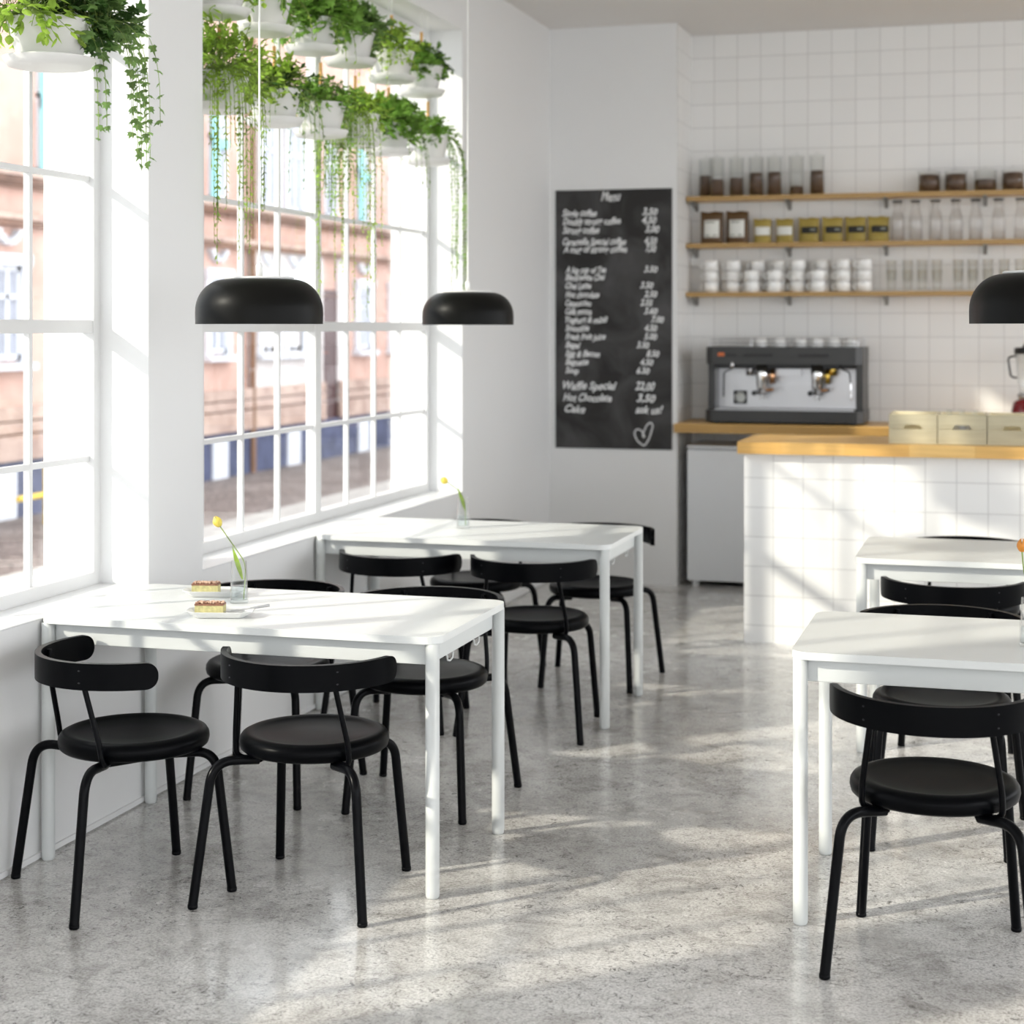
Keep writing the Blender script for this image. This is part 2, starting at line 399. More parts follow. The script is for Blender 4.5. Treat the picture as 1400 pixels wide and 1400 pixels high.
bpart('cornice',M['cornice'],MB().box(FX,FX+.22,15.5,62,3.66,3.74).box(FX,FX+.12,15.5,62,3.60,3.66).box(FX,FX+.16,15.5,62,3.06,3.14))
bpart('stone_moulding',M['pinkstone'],MB().box(FX,FX+.28,15.5,62,3.74,3.80).box(FX,FX+.2,15.5,62,3.14,3.22).box(FX,FX+.4,15.5,62,8.0,8.25))
bpart('drainpipe',M['pipe'],MB().tube([(FX+.12,28.62,GZ),(FX+.12,28.62,8)],.055))
bpart('drainpipe',M['pipe'],MB().tube([(FX+.12,22.9,GZ),(FX+.12,22.9,8)],.055))
def fwin(y,z0,z1,wd,shut=False,surround=True,dark=False):
    s=MB(); h=wd/2
    if surround:
        s.box(FX,FX+.10,y-h-.16,y-h,z0-.05,z1+.1).box(FX,FX+.10,y+h,y+h+.16,z0-.05,z1+.1).box(FX,FX+.14,y-h-.2,y+h+.2,z1,z1+.16).box(FX,FX+.20,y-h-.24,y+h+.24,z0-.14,z0-.04)
        for k in range(7):   # garland over the window
            t=(k-3)/3; s.box(FX,FX+.12,y+t*h*.8-.06,y+t*h*.8+.06,z1+.28+.14*t*t,z1+.36+.14*t*t)
    f=bpart('window',M['sash'],s.box(FX,FX+.05,y-h,y+h,z0,z0+.08).box(FX,FX+.05,y-h,y+h,z1-.08,z1).box(FX,FX+.05,y-h,y-h+.07,z0,z1).box(FX,FX+.05,y+h-.07,y+h,z0,z1)
        .box(FX,FX+.06,y-.04,y+.04,z0,z1).box(FX,FX+.06,y-h,y+h,z0+(z1-z0)*.64,z0+(z1-z0)*.64+.07))
    MB().box(FX,FX+.03,y-h+.05,y+h-.05,z0+.05,z1-.05).build('glass',M['winglass' if dark else 'curtain'],f)
    if shut:
        MB().box(FX+.05,FX+.09,y-h,y-.05,z0,z1).box(FX+.05,FX+.10,y-h,y+h,z0+(z1-z0)*.55,z0+(z1-z0)*.66).build('shutter',M['shutter'],f)
for y,sh in ((17.2,0),(19.6,0),(21.9,1),(24.6,0),(27.35,1),(29.45,0),(30.65,0),(32.55,0),(34.35,1),(36.3,0),(38.4,0),(41,0),(44,0),(48,0)):
    fwin(y,3.86,5.55,.66,bool(sh),y in(29.45,30.65,19.6),y==32.55); 
for y in (17.4,20.75,24.2,27.3,29.45,30.65,34.35,36.4,39,42,46): fwin(y,1.17,2.5,.66,False,True,y in(24.2,))
for y in (17.4,20.6,25.3,27.3,30.5,34.2,37,40):
    bpart('door',M['sash'],MB().box(FX+.08,FX+.12,y-.3,y+.3,GZ,-.32))
d=bpart('dark_doorway',M['doordark'],MB().box(FX,FX+.03,32.05,32.85,GZ,2.4))
bol=empty('yellow_post',(-12.6,20.4,GZ),0,'yellow painted metal post standing at the street edge behind the left window','post')
MB().tube([(0,0,0),(0,0,.85)],.05).build('pole',M['yellow'],bol); MB().tube([(0,0,.4),(0,-.7,.4)],.04).build('rail',M['yellow'],bol)

# ------------------------------------------------------------------ tables
def make_table():
    t=empty('dining_table',(0,0,0)); L2,W2=.65,.35
    top=MB().prism(rrect(-L2,L2,-W2,W2,.055),.729,.75).build('tabletop',M['table'],t); bevel(top,.003,3)
    a=MB(); ax,ay=.607,.307; h0,h1=.664,.727
    a.box(-ax,ax,-ay-.004,-ay+.014,h0,h1).box(-ax,ax,ay-.014,ay+.004,h0,h1).box(-ax-.004,-ax+.014,-ay,ay,h0,h1).box(ax-.014,ax+.004,-ay,ay,h0,h1)
    bevel(a.build('apron',M['tmetal'],t),.002)
    for sx in(-1,1):
        for sy in(-1,1):
            MB().lathe([(0,0),(.017,0),(.0195,.004),(.0205,.012),(.0205,.728),(0,.728)],28).build('leg',M['tmetal'],t,(sx*.624,sy*.324,0))
    for y in(-.13,.13):
        MB().tube([(.612,y-.028,.664),(.612,y-.022,.648),(.612,y,.643),(.612,y+.022,.648),(.612,y+.028,.664)],.003,6).build('wire_clip',M['tmetal'],t)
    return t
tabs=[((-2.220,4.937),'white rectangular table with two cake slices and a tulip, beside the left window sill'),
      ((-2.220,7.080),'white rectangular table with a single tulip vase, second one back by the window'),
      ((.065,5.020),'white rectangular table cut off by the right edge, nearest the camera'),
      ((.065,6.985),'white rectangular table just in front of the tiled counter, at the right edge')]
proto=make_table()
for i,((x,y),lab) in enumerate(tabs):
    o=proto if i==0 else copy_tree(proto); o.location=(x,y,0); tag(o,lab,'table','white cafe tables')

# ------------------------------------------------------------------ chairs
def make_chair():
    t=empty('cafe_chair',(0,0,0))
    OY=.024     # the seat sits a little forward of the leg frame
    MB().lathe([(0,.409),(.19,.409),(.206,.411),(.2145,.418),(.218,.432),(.2165,.445),(.210,.455),(.199,.4605),(.187,.461),(.174,.4575),(.15,.453),(.08,.450),(0,.449)],64,c=(0,OY,0)).build('seat',M['black'],t)
    fr=MB()
    for s in(-1,1): fr.tube([(s*.115,-.105,.398),(s*.10,.13,.398)],.011,10)
    fr.tube([(-.11,0,.398),(.11,0,.398)],.011,10); fr.lathe([(.0,.39),(.05,.39),(.05,.4085),(0,.4085)],20)
    fr.build('seat_frame',M['bmetal'],t)
    def leg(x,y,fx,fy):
        p=fillet([(x*.55,y*.55,.396),(x*1.02,y*1.02,.407),(fx,fy,.010)],[.075],12)
        l=MB().tube(p,.0137,14).build('leg',M['bmetal'],t)
        MB().lathe([(0,0),(.0122,0),(.0145,.003),(.0145,.012),(0,.014)],16,c=(fx,fy,0)).build('foot_cap',M['bmetal'],l)
    for s in(-1,1):
        leg(s*.212,-.196,s*.2555,-.2455); leg(s*.178,.196,s*.2065,.2405)
    # curved back band: part of an ellipse, walked by arc length
    EA,EB,YB0,half=.262,.285,-.250,radians(81.5); H=.0745; zc=.6635; T=.009; n=64; m=8
    tab=[(0,0)]; K=400
    for k in range(K):
        t0=half*k/K; t1=half*(k+1)/K
        tab.append((t1,tab[-1][1]+math.hypot(EA*(sin(t1)-sin(t0)),EB*(cos(t1)-cos(t0)))))
    L=tab[-1][1]
    def th_of(arc):
        a_=abs(arc); lo=0
        k=min(K,int(a_/L*K))
        while k<K and tab[k][1]<a_: k+=1
        while k>0 and tab[k][1]>a_: k-=1
        return math.copysign(tab[k][0]+(a_-tab[k][1])/(L/K)*half/K,arc)
    def on(th,off):
        px,py=EA*sin(th),YB0+EB-EB*cos(th); nx,ny=EB*sin(th),-EA*cos(th); q=math.hypot(nx,ny); return px+nx/q*off,py+ny/q*off
    S=[sin(pi/2*(-1+2*i/n)) for i in range(n+1)]
    def pt2(q,j,off):
        arc=q*L; e=L-abs(arc); hh=H/2; r0=H/2
        if e<r0: hh=r0*max(.0005,1-((r0-e)/r0)**2.2)**(1/2.2)
        x_,y_=on(th_of(arc),off); return (x_,y_,zc+hh*(-1+2*j/m))
    b=MB()
    for rr,fl in((T,0),(-T,1)):
        vv=[pt2(q,j,rr) for q in S for j in range(m+1)]
        ff=[(i*(m+1)+j,(i+1)*(m+1)+j,(i+1)*(m+1)+j+1,i*(m+1)+j+1) for i in range(n) for j in range(m)]
        if fl: ff=[q[::-1] for q in ff]
        b.add(vv,ff,True)
    rim=[(q,0) for q in S]+[(S[-1],j) for j in range(1,m)]+[(q,m) for q in reversed(S)]+[(S[0],j) for j in range(m-1,0,-1)]
    k=len(rim)
    vv=[pt2(q,j,T) for q,j in rim]+[pt2(q,j,-T) for q,j in rim]
    b.add(vv,[(i,i+k,(i+1)%k+k,(i+1)%k) for i in range(k)],False)
    back=b.build('backrest',M['black'],t)
    for s in(-1,1):
        th=s*radians(37); px,py=on(th,-T-.006)
        MB().tube(fillet([(s*.125,-.10,.400),(s*.174,-.135,.404),(s*.172,-.145,.47),(px,py,.635),(px,py+.001,.690)],[.03,.02,.02]),.008,12).build('back_post',M['bmetal'],t)
        sx_,sy_=on(th,T-.0003)
        for z in(.646,.680):
            mm=Matrix.Translation((sx_,sy_,z))
            MB().lathe([(0,-.0024),(.0028,-.0014),(.0036,0),(.0028,.0014),(0,.0024)],10,M=mm).build('screw',M['screw'],back)
    return t
chairs=[(-2.486,4.452,-40,'black round-seated chair turned aslant beside the sill wall, farthest left'),
 (-1.958,4.582,0,'black round-seated chair with back to camera at the near side of the cake table'),
 (-.198,4.564,0,'black round-seated chair at the lower right, nearest to the camera'),
 (-1.945,5.565,180,'black chair at the far side of the cake table, by its right end'),
 (-2.534,5.567,180,'black chair at the far side of the cake table, behind the cakes and vase'),
 (-2.456,6.706,0,'black chair with back to camera at the left of the second window table'),
 (-1.880,6.708,0,'black chair with back to camera at the right of the second window table'),
 (-2.43,7.675,180,'black chair behind the second window table, nearer the window'),
 (-1.848,7.677,180,'black chair behind the second window table, by its right end towards the fridge'),
 (-.220,5.655,180,'black chair at the far side of the nearest right-hand table, facing the camera'),
 (-.212,6.560,0,'black chair with back to camera at the table before the counter'),
 (-.188,7.62,180,'black chair between the far right table and the tiled counter')]
cp=make_chair()
for i,(x,y,rz,lab) in enumerate(chairs):
    o=cp if i==0 else copy_tree(cp); o.location=(x,y,0); o.rotation_euler=(0,0,radians(rz)); tag(o,lab,'chair','black round-seated cafe chairs')

# ------------------------------------------------------------------ pendant lamps
def make_lamp():
    t=empty('pendant_lamp',(0,0,0))
    pr=[(.200,0),(.2005,.03)]
    for k in range(1,13):
        a=radians(90*k/12); pr.append((.108+.0925*cos(a),.040+.101*sin(a)))
    pr[1]=(.2005,.034)
    MB().lathe(pr+[(.0,.141)],64).build('shade',M['lamp'],t)
    inn=[(.1985,.0),(.1985,.034)]+[(r-.004,z-.003) for r,z in pr[2:]]+[(0,.136)]
    MB().lathe([(.200,0)]+inn,64).build('shade_lining',M['lampwhite'],t)
    MB().lathe([(0,.1405),(.106,.1405),(.111,.145),(.104,.149),(0,.151)],48).build('top_cap',M['lampwhite'],t)
    MB().lathe([(.0,.150),(.011,.150),(.011,.185),(.004,.195),(0,.195)],16).build('cord_grip',M['lampwhite'],t)
    MB().tube([(0,0,.19),(0,0,CZ-1.645-.02)],.0032,8).build('cord',M['cord'],t)
    MB().lathe([(0,CZ-1.645-.03),(.05,CZ-1.645-.025),(.055,CZ-1.645),(0,CZ-1.645)],24).build('ceiling_rose',M['lampwhite'],t)
    MB().lathe([(0,.06),(.03,.065),(.04,.09),(.025,.125),(0,.126)],20).build('bulb',M['lampwhite'],t)
    return t
lamps=[((-2.286,4.935),'black domed pendant lamp hanging over the cake table by the left window'),
 ((-2.288,7.085),'black domed pendant lamp hanging over the second window table, before the grey wall'),
 ((.080,5.02),'black domed pendant lamp cut off by the right edge of the view')]
lp=make_lamp()
for i,((x,y),lab) in enumerate(lamps):
    o=lp if i==0 else copy_tree(lp); o.location=(x,y,1.645); tag(o,lab,'lamp','black pendant lamps')

# ------------------------------------------------------------------ hanging planters
def leaf_pts(kind,s,rng):
    if kind=='ivy':
        P=[(0,0),(.28,-.10),(.50,.12),(.30,.32),(.36,.60),(.14,.58),(0,1.0),(-.14,.58),(-.36,.60),(-.30,.32),(-.50,.12),(-.28,-.10)]
    elif kind=='needle':
        P=[(0,0),(.16,.3),(.14,.7),(0,1),(-.14,.7),(-.16,.3)]
    else:
        P=[(0,0),(.22,.22),(.27,.48),(.16,.8),(0,1),(-.16,.8),(-.27,.48),(-.22,.22)]
    return [(x*s,y*s,-.25*s*abs(x)-.22*s*y*y+ (0)) for x,y in P]
def put_leaf(mb,p,d,kind,s,rng):
    d=Vector(d).normalized()
    up=Vector((rng.uniform(-.6,.6),rng.uniform(-.6,.6),1)).normalized()
    x=d.cross(up)
    if x.length<.05: x=Vector((1,0,0))
    x.normalize(); n=x.cross(d)
    P=leaf_pts(kind,s,rng)
    vs=[Vector(p)+x*a+d*b+n*c for a,b,c in P]
    c=Vector(p)+d*(s*.4)+n*(.04*s)
    k=len(vs); mb.add([v[:] for v in vs]+[c[:]],[(i,(i+1)%k,k) for i in range(k)],False)
def bush(mb,st,rng,n,rad,ht,kind,ls,spread=1.0,cx=0,cy=0):
    for i in range(n):
        a=rng.uniform(0,2*pi); el=rng.uniform(-.9,1.4); L=rng.uniform(.45,1)*rad
        base=Vector((cx+rng.uniform(-.06,.06),cy+rng.uniform(-.06,.06),0))
        tip=base+Vector((cos(a)*cos(el)*L*spread,sin(a)*cos(el)*L,max(-.09,sin(el)*ht*rng.uniform(.5,1))+.01))
        midp=(base+tip)/2+Vector((0,0,.03))
        pts=[base,midp,tip]; st.tube([p[:] for p in pts],.0011,4,cap=False)
        k=rng.randint(3,6)
        for j in range(k):
            t=.35+.65*(j+1)/k; p=base.lerp(midp,t*2) if t<.5 else midp.lerp(tip,(t-.5)*2)
            dd=Vector((rng.uniform(-1,1),rng.uniform(-1,1),rng.uniform(-.5,.6)))+(tip-base)*4
            put_leaf(mb,p,dd,kind,ls*rng.uniform(.6,1.15),rng)
def trail(mb,st,rng,a,r0,L,kind,ls,step,wob=.03,rs=.0013,n2=1):
    p=Vector((cos(a)*r0,sin(a)*r0,.01)); pts=[p.copy()]; d=Vector((cos(a),sin(a),.25))
    l=0; ph=rng.uniform(0,6)
    while l<L:
        d=(d+Vector((rng.uniform(-.25,.25)*wob*8,rng.uniform(-.25,.25)*wob*8,-.9))*.38).normalized()
        p=p+d*.02; l+=.02; pts.append(p.copy())
    st.tube([q[:] for q in pts],rs,4,cap=False)
    acc=0
    for i in range(1,len(pts)):
        acc+=.02
        if acc>=step:
            acc=0
            for _ in range(n2):
                dd=Vector((rng.uniform(-1,1),rng.uniform(-1,1),rng.uniform(-1.1,-.1)))
                put_leaf(mb,pts[i],dd,kind,ls*rng.uniform(.6,1.1)*(1-.3*i/len(pts)),rng)
PX=-2.925
# y, rim z, scale, label, list of plantings
plants=[
 (4.75,2.60,1.18,'large hanging white planter with ivy and lime leaves in the left window',
   [('b',60,.20,.19,'oval',.042,'leaf_lime',-.03,-.12),('b',34,.15,.17,'ivy',.045,'leaf_dark',.0,.08),('b',34,.15,.12,'ivy',.045,'leaf_dark',.10,.12),('b',22,.14,.12,'ivy',.045,'leaf_ivy',.14,.13),('T',6,.23,'ivy',.045,.032,'leaf_ivy',(25,95),.50),('T',4,.14,'ivy',.045,.034,'leaf_ivy',(20,100),.45),('t',7,.15,'oval',.04,.03,'leaf_lime',(180,300),.16)]),
 (5.95,2.97,1,'hanging white planter at the top row next to the pillar with upright lime leaves',
   [('b',60,.17,.16,'oval',.038,'leaf_lime',0,0),('t',4,.2,'oval',.03,.03,'leaf_mid',(0,360),.15)]),
 (6.36,2.97,1,'hanging white planter second from the pillar in the top row',
   [('b',70,.18,.15,'oval',.034,'leaf_mid',0,0),('t',8,.2,'oval',.026,.025,'leaf_lime',(0,360),.22)]),
 (6.86,2.97,1,'hanging white planter third from the pillar in the top row, overgrown with broad leaves',
   [('b',120,.22,.18,'ivy',.042,'leaf_mid',0,0),('t',12,.25,'oval',.026,.025,'leaf_lime',(0,360),.26)]),
 (7.30,2.98,1,'hanging white planter fourth from the pillar in the top row, with star-shaped ivy',
   [('b',80,.17,.16,'ivy',.042,'leaf_ivy',0,0),('t',8,.18,'ivy',.032,.035,'leaf_mid',(0,360),.2)]),
 (7.84,2.98,1,'hanging white planter fifth from the pillar in the top row, lime leaves spilling over',
   [('b',60,.16,.16,'oval',.036,'leaf_lime',0,0),('t',12,.2,'oval',.034,.022,'leaf_lime',(180,330),.26)]),
 (8.28,2.97,1,'hanging white planter at the far end of the top row with dark-tipped ivy',
   [('b',60,.17,.12,'ivy',.038,'leaf_mid',0,-.03),('b',40,.12,.10,'ivy',.034,'leaf_dark',0,.06),('t',7,.15,'ivy',.03,.034,'leaf_mid',(0,360),.2)]),
 (5.95,2.605,1.05,'hanging white planter in the lower row next to the pillar with stringy trails',
   [('b',110,.2,.24,'oval',.036,'leaf_lime',0,0),('t',26,.2,'needle',.028,.010,'leaf_lime',(-75,0),.78)]),
 (6.46,2.61,1,'hanging white planter second from the pillar in the lower row, dark and lime bush',
   [('b',60,.17,.12,'oval',.034,'leaf_dark',0,.03),('b',60,.18,.16,'oval',.034,'leaf_lime',0,-.06),('t',12,.22,'oval',.026,.026,'leaf_ivy',(-90,90),.34)]),
 (6.95,2.615,1,'hanging white planter third from the pillar in the lower row, small-leaved bush',
   [('b',120,.15,.12,'oval',.028,'leaf_mid',0,0),('t',10,.22,'oval',.024,.026,'leaf_ivy',(180,300),.45)]),
 (7.36,2.615,1,'hanging white planter fourth from the pillar in the lower row, long reedy strands',
   [('b',70,.15,.13,'oval',.036,'leaf_lime',0,.03),('t',34,.16,'needle',.030,.010,'leaf_mid',(215,290),.55),('t',26,.16,'needle',.030,.010,'leaf_lime',(230,330),1.0)]),
 (7.80,2.62,1,'hanging white planter fifth from the pillar in the lower row under broad leaves',
   [('b',120,.2,.14,'ivy',.04,'leaf_mid',0,0),('t',12,.2,'oval',.026,.026,'leaf_ivy',(-90,180),.4)]),
 (8.38,2.625,1,'hanging white planter at the far end of the lower row with one thick trailing rope',
   [('b',70,.16,.11,'oval',.034,'leaf_mid',0,0),('r',13,.1,'needle',.028,.011,'leaf_mid',(30,75),.9)])]
def make_planter():
    t=empty('hanging_planter',(0,0,0))
    MB().lathe([(0,-.118),(.078,-.118),(.084,-.112),(.112,0),(.115,.003),(.108,.003),(.100,-.03),(0,-.032)],48).build('pot',M['pot'],t)
    MB().lathe([(0,-.146),(.085,-.146),(.108,-.142),(.122,-.118),(.123,-.115),(.119,-.116),(.10,-.130),(.088,-.131),(0,-.131)],48).build('saucer',M['pot'],t)
    MB().lathe([(0,-.016),(.05,-.013),(.098,-.02)],24).build('soil',M['soil'],t)
    MB().tube([(0,0,.09),(0,0,.185)],.0075,10).build('wooden_rod',M['bamboo'],t)
    for k in range(3):
        a=k*2*pi/3+.5; MB().tube([(.110*cos(a),.110*sin(a),-.003),(0,0,.092)],.0012,5).build('wire',M['cord'],t)
    return t
pp=make_planter()
pots=[pp]+[copy_tree(pp) for _ in plants[1:]]
for i,(y,z,sc,lab,pl) in enumerate(plants):
    o=pots[i]
    o.location=(PX,y,z); tag(o,lab,'planter','white planters hanging in the windows')
    MB().tube([(0,0,.18),(0,0,HZ-z)],.0022,6).build('cord',M['cord'],o)
    if sc!=1:
        for ch in o.children:
            if ch.name.split('.')[0] in('pot','saucer','soil','wire'): ch.scale=(sc,sc,1)
    rng=random.Random(100+i); mbs={}; st=MB()
    for q in pl:
        if q[0]=='b':
            _,n,rad,ht,kind,ls,mat,cx,cy=q; mb=mbs.setdefault(mat,MB()); bush(mb,st,rng,int(n*2.0),rad*1.22,ht*.95,kind,ls*1.12,.8,cx*.6,cy)
        else:
            _,n,rr,kind,ls,step,mat,(a0,a1),L=q; mb=mbs.setdefault(mat,MB())
            for k in range(n):
                trail(mb,st,rng,radians(rng.uniform(a0,a1)),rr*rng.uniform(.75,1.15) if q[0]=='T' else .1*sc,L*rng.uniform(.35 if q[0]=='t' else .7,1),kind,ls,step,.02 if kind=='needle' else .035)
    for mat,mb in mbs.items():   # leaves stay clear of the glass and jamb
        for k,v in enumerate(mb.v):
            if v[0]<-.125: mb.v[k]=(-.125-.02*(1-math.exp((v[0]+.125)/.05))*.3,v[1],v[2])
            if y>8 and v[1]>8.785-y and v[0]<.06: mb.v[k]=(mb.v[k][0],8.785-y,v[2])
        mb.build('foliage',M[mat],o)
    st.v=[((-.125 if a<-.125 else a),(min(b,8.785-y) if y>8 else b),c) for a,b,c in st.v]; st.build('stems',M['stem'],o)

# ------------------------------------------------------------------ chalkboard
cb=empty('chalkboard_menu',(-2.451,10.62,.857),0,'tall black chalkboard menu with handwritten prices and a heart on the grey wall','chalkboard')
for z0,z1 in((0,.4618),(.4620,1.1806),(1.1808,1.658)):
    MB().box(-.381,.381,-.008,-.001,z0,z1).build('slate_panel',M['slate'],cb)
lines=[('Menu',290,385,128,None,0,0,.085),
 ('Single coffee',103,270,198,'3,50',487,560,.062),('Doubly strong coffee',105,385,238,'4,50',485,555,.062),('Strong coffee',105,283,280,'3,00',500,568,.062),
 ('Caramelle Special coffee',105,410,335,'4,50',497,557,.062),('A mug of strong coffee',107,415,371,'7,50',503,553,.062),
 ('A big cup of Tea',118,315,468,'3.50',495,560,.056),('Black/white Chai',118,310,503,None,0,0,.056),('Chai Latte',118,243,543,'3.50',477,540,.056),
 ('Hot chocolate',118,282,585,'2.50',495,558,.056),('Cappuccino',118,243,625,'2.55',477,538,.056),('Café mocca',118,245,665,'3.60',495,560,.056),
 ('Yoghurt & müsli',118,322,705,'7.00',528,590,.056),('Smoothie',118,233,745,'4.50',497,558,.056),('Fresh fruit juice',118,312,785,'5.00',495,558,.056),
 ('Bagel',118,192,825,'3.50',460,520,.056),('Egg & Bacon',118,285,866,'8.50',507,568,.056),('Baguette',118,230,906,'4.50',477,540,.056),('Soup',118,183,946,'6.50',460,522,.056),
 ('Waffle Special',107,365,1022,'22,00',453,547,.072),('Hot Chocolate',107,342,1078,'3,50',460,550,.068),('Cake',115,215,1132,'ask us!',455,585,.068)]
fonts=[]
def chalk_text(txt,x0,x1,yb,size):
    cu=bpy.data.curves.new('chalk_writing','FONT'); cu.body=txt; cu.size=size; cu.shear=.35; cu.extrude=.0004; cu.offset=.0016; cu.resolution_u=3
    o=bpy.data.objects.new('chalk_writing',cu); COL.objects.link(o)
    X0=-.381+((x0/3.5+740)-760)*.00479; X1=-.381+((x1/3.5+740)-760)*.00479
    Z=1.658-((yb/3.5+240)-261)*.004724
    fonts.append((o,X0,X1,Z))
for t,a,b,y,p,c,d,s in lines:
    chalk_text(t,a,b,y,s)
    if p: chalk_text(p,c,d,y,s)
bpy.context.view_layer.update()
dg=bpy.context.evaluated_depsgraph_get()
for o,X0,X1,Z in fonts:
    me=bpy.data.meshes.new_from_object(o.evaluated_get(dg)); me.materials.clear(); me.materials.append(M['chalk'])
    xs=[v.co.x for v in me.vertices]; k=(X1-X0)/(max(xs)-min(xs)); x0=min(xs)
    for v in me.vertices: v.co=Vector(((v.co.x-x0)*k,-v.co.z,v.co.y+.0035*sin(v.co.x*40)))
    bpy.data.objects.remove(o)
    n=bpy.data.objects.new('chalk_writing',me); COL.objects.link(n); n.parent=cb; n.location=(X0,-.0088,Z)
hp=[]
for cx,cy in((500,1245),(482,1210),(458,1205),(448,1228),(462,1262),(497,1288),(520,1250),(538,1190),(528,1172),(508,1186),(488,1232),(492,1246)):
    hp.append((-.381+((cx/3.5+740)-760)*.00479,-.0095,1.658-((cy/3.5+240)-261)*.004724))
MB().tube(fillet(hp,.02,4),.0045,6).build('chalk_heart',M['chalk'],cb)

# ------------------------------------------------------------------ bar: counter, bench, fridge, shelves
ct=empty('bar_counter',(-1.343,8.83,0),0,'white tiled bar counter under a honey-coloured wooden top','counter')
MB().box(0,XR+1.341,0,.42,0,.98).build('tiled_body',M['tiles'],ct,uv=(0,0,.088-.153))
c=MB().prism([(-.027,-.06),(XR+1.341,-.06),(XR+1.341,.60),(.02,.60),(-.027,.50)],.981,1.042).build('wooden_top',M['oak'],ct); bevel(c,.006,3)
bn=empty('back_bench',(-2.038,10.5,0),0,'wooden-topped work bench along the tiled back wall under the coffee machine','bench')
bevel(MB().box(0,XR+2.036,0,.625,.975,1.03).build('worktop',M['oak'],bn),.004)
MB().box(.75,XR+2.036,.06,.62,0,.974).build('cabinet_body',M['mblack'],bn)
fg=empty('small_fridge',(-1.975,10.63,0),0,'white undercounter fridge left of the tiled bar counter','fridge')
bevel(MB().box(0,.58,.03,.48,.03,.87).build('body',M['fridge'],fg),.006)
bevel(MB().box(0,.58,-.005,.028,.035,.862).build('door',M['fridge'],fg),.006)
bevel(MB().box(-.004,.584,-.008,.48,.871,.888).build('top_panel',M['fridge'],fg),.006)
for x in(.05,.53): MB().lathe([(0,0),(.022,0),(.022,.03),(0,.03)],16,c=(x,.03,0)).build('foot',M['fridge'],fg)
shz=[2.481,2.177,1.860]; names=['top','middle','bottom']; SY=10.905
for z,nm in zip(shz,names):
    s=empty('wall_shelf',(-2.034,SY,z),0,{'top':'long wooden shelf carrying coffee bean jars, uppermost of three','middle':'long wooden shelf carrying coffee pouches and bottles, middle of three','bottom':'long wooden shelf carrying white mugs and glasses, lowest of three'}[nm],'shelf','wooden wall shelves')
    bevel(MB().box(0,4.6,0,.22,-.028,0).build('board',M['shelfwood'],s),.002)
    for bx in(.02,.631,1.247,1.856,2.47,3.08,3.7):
        MB().box(bx,bx+.022,.005,.222,-.036,-.029).box(bx,bx+.022,.214,.222,-.085,-.03).tube([(bx+.011,.02,-.036),(bx+.011,.215,-.078)],.008,6).build('bracket',M['bracket'],s)
IY=11.0
# jars
def jar(x,y,r,h,fill,lab,grp,knob=False):
    t=empty('coffee_bean_jar',(x,y,shz[0]),0,lab,'jar',grp)
    MB().lathe([(0,.0),(r,.0),(r,h),(r-.003,h),(r-.003,.004),(0,.004)],32).build('glass_body',M['glass'],t)
    MB().lathe([(0,.005),(r-.005,.005),(r-.005,fill),(r*.6,fill+.004),(0,fill+.006)],24).build('coffee_beans',M['beans'],t)
    MB().lathe([(r+.004,h-.004),(r+.006,h+.006),(r*.5,h+.012),(.006,h+.014),(.010,h+.03),(0,h+.034)],28).build('lid',M['glass'],t)
tj=[(-1.926,.045,.14),(-1.843,-.038,.11),(-1.721,0,.12),(-1.593,0,.148),(-1.475,0,.15),(-1.334,0,.055),(-1.204,0,.152)]
fl=['mostly','half','half','over half','over half','barely','mostly']
for i,(x,dy,f) in enumerate(tj):
    jar(x,IY+dy,.047,.245,f,'tall glass jar %s full of beans, %s from left on the top shelf'%(fl[i],ORD[i]),'tall bean jars on the top shelf')
for i,(x,f) in enumerate([(-.505,.108),(-.343,.108),(-.165,.070),(0.0,.11)]):
    jar(x,IY,.068,.125,f,'squat glass jar of dark beans, %s of the squat jars from the left'%ORD[i],'squat bean jars on the top shelf')
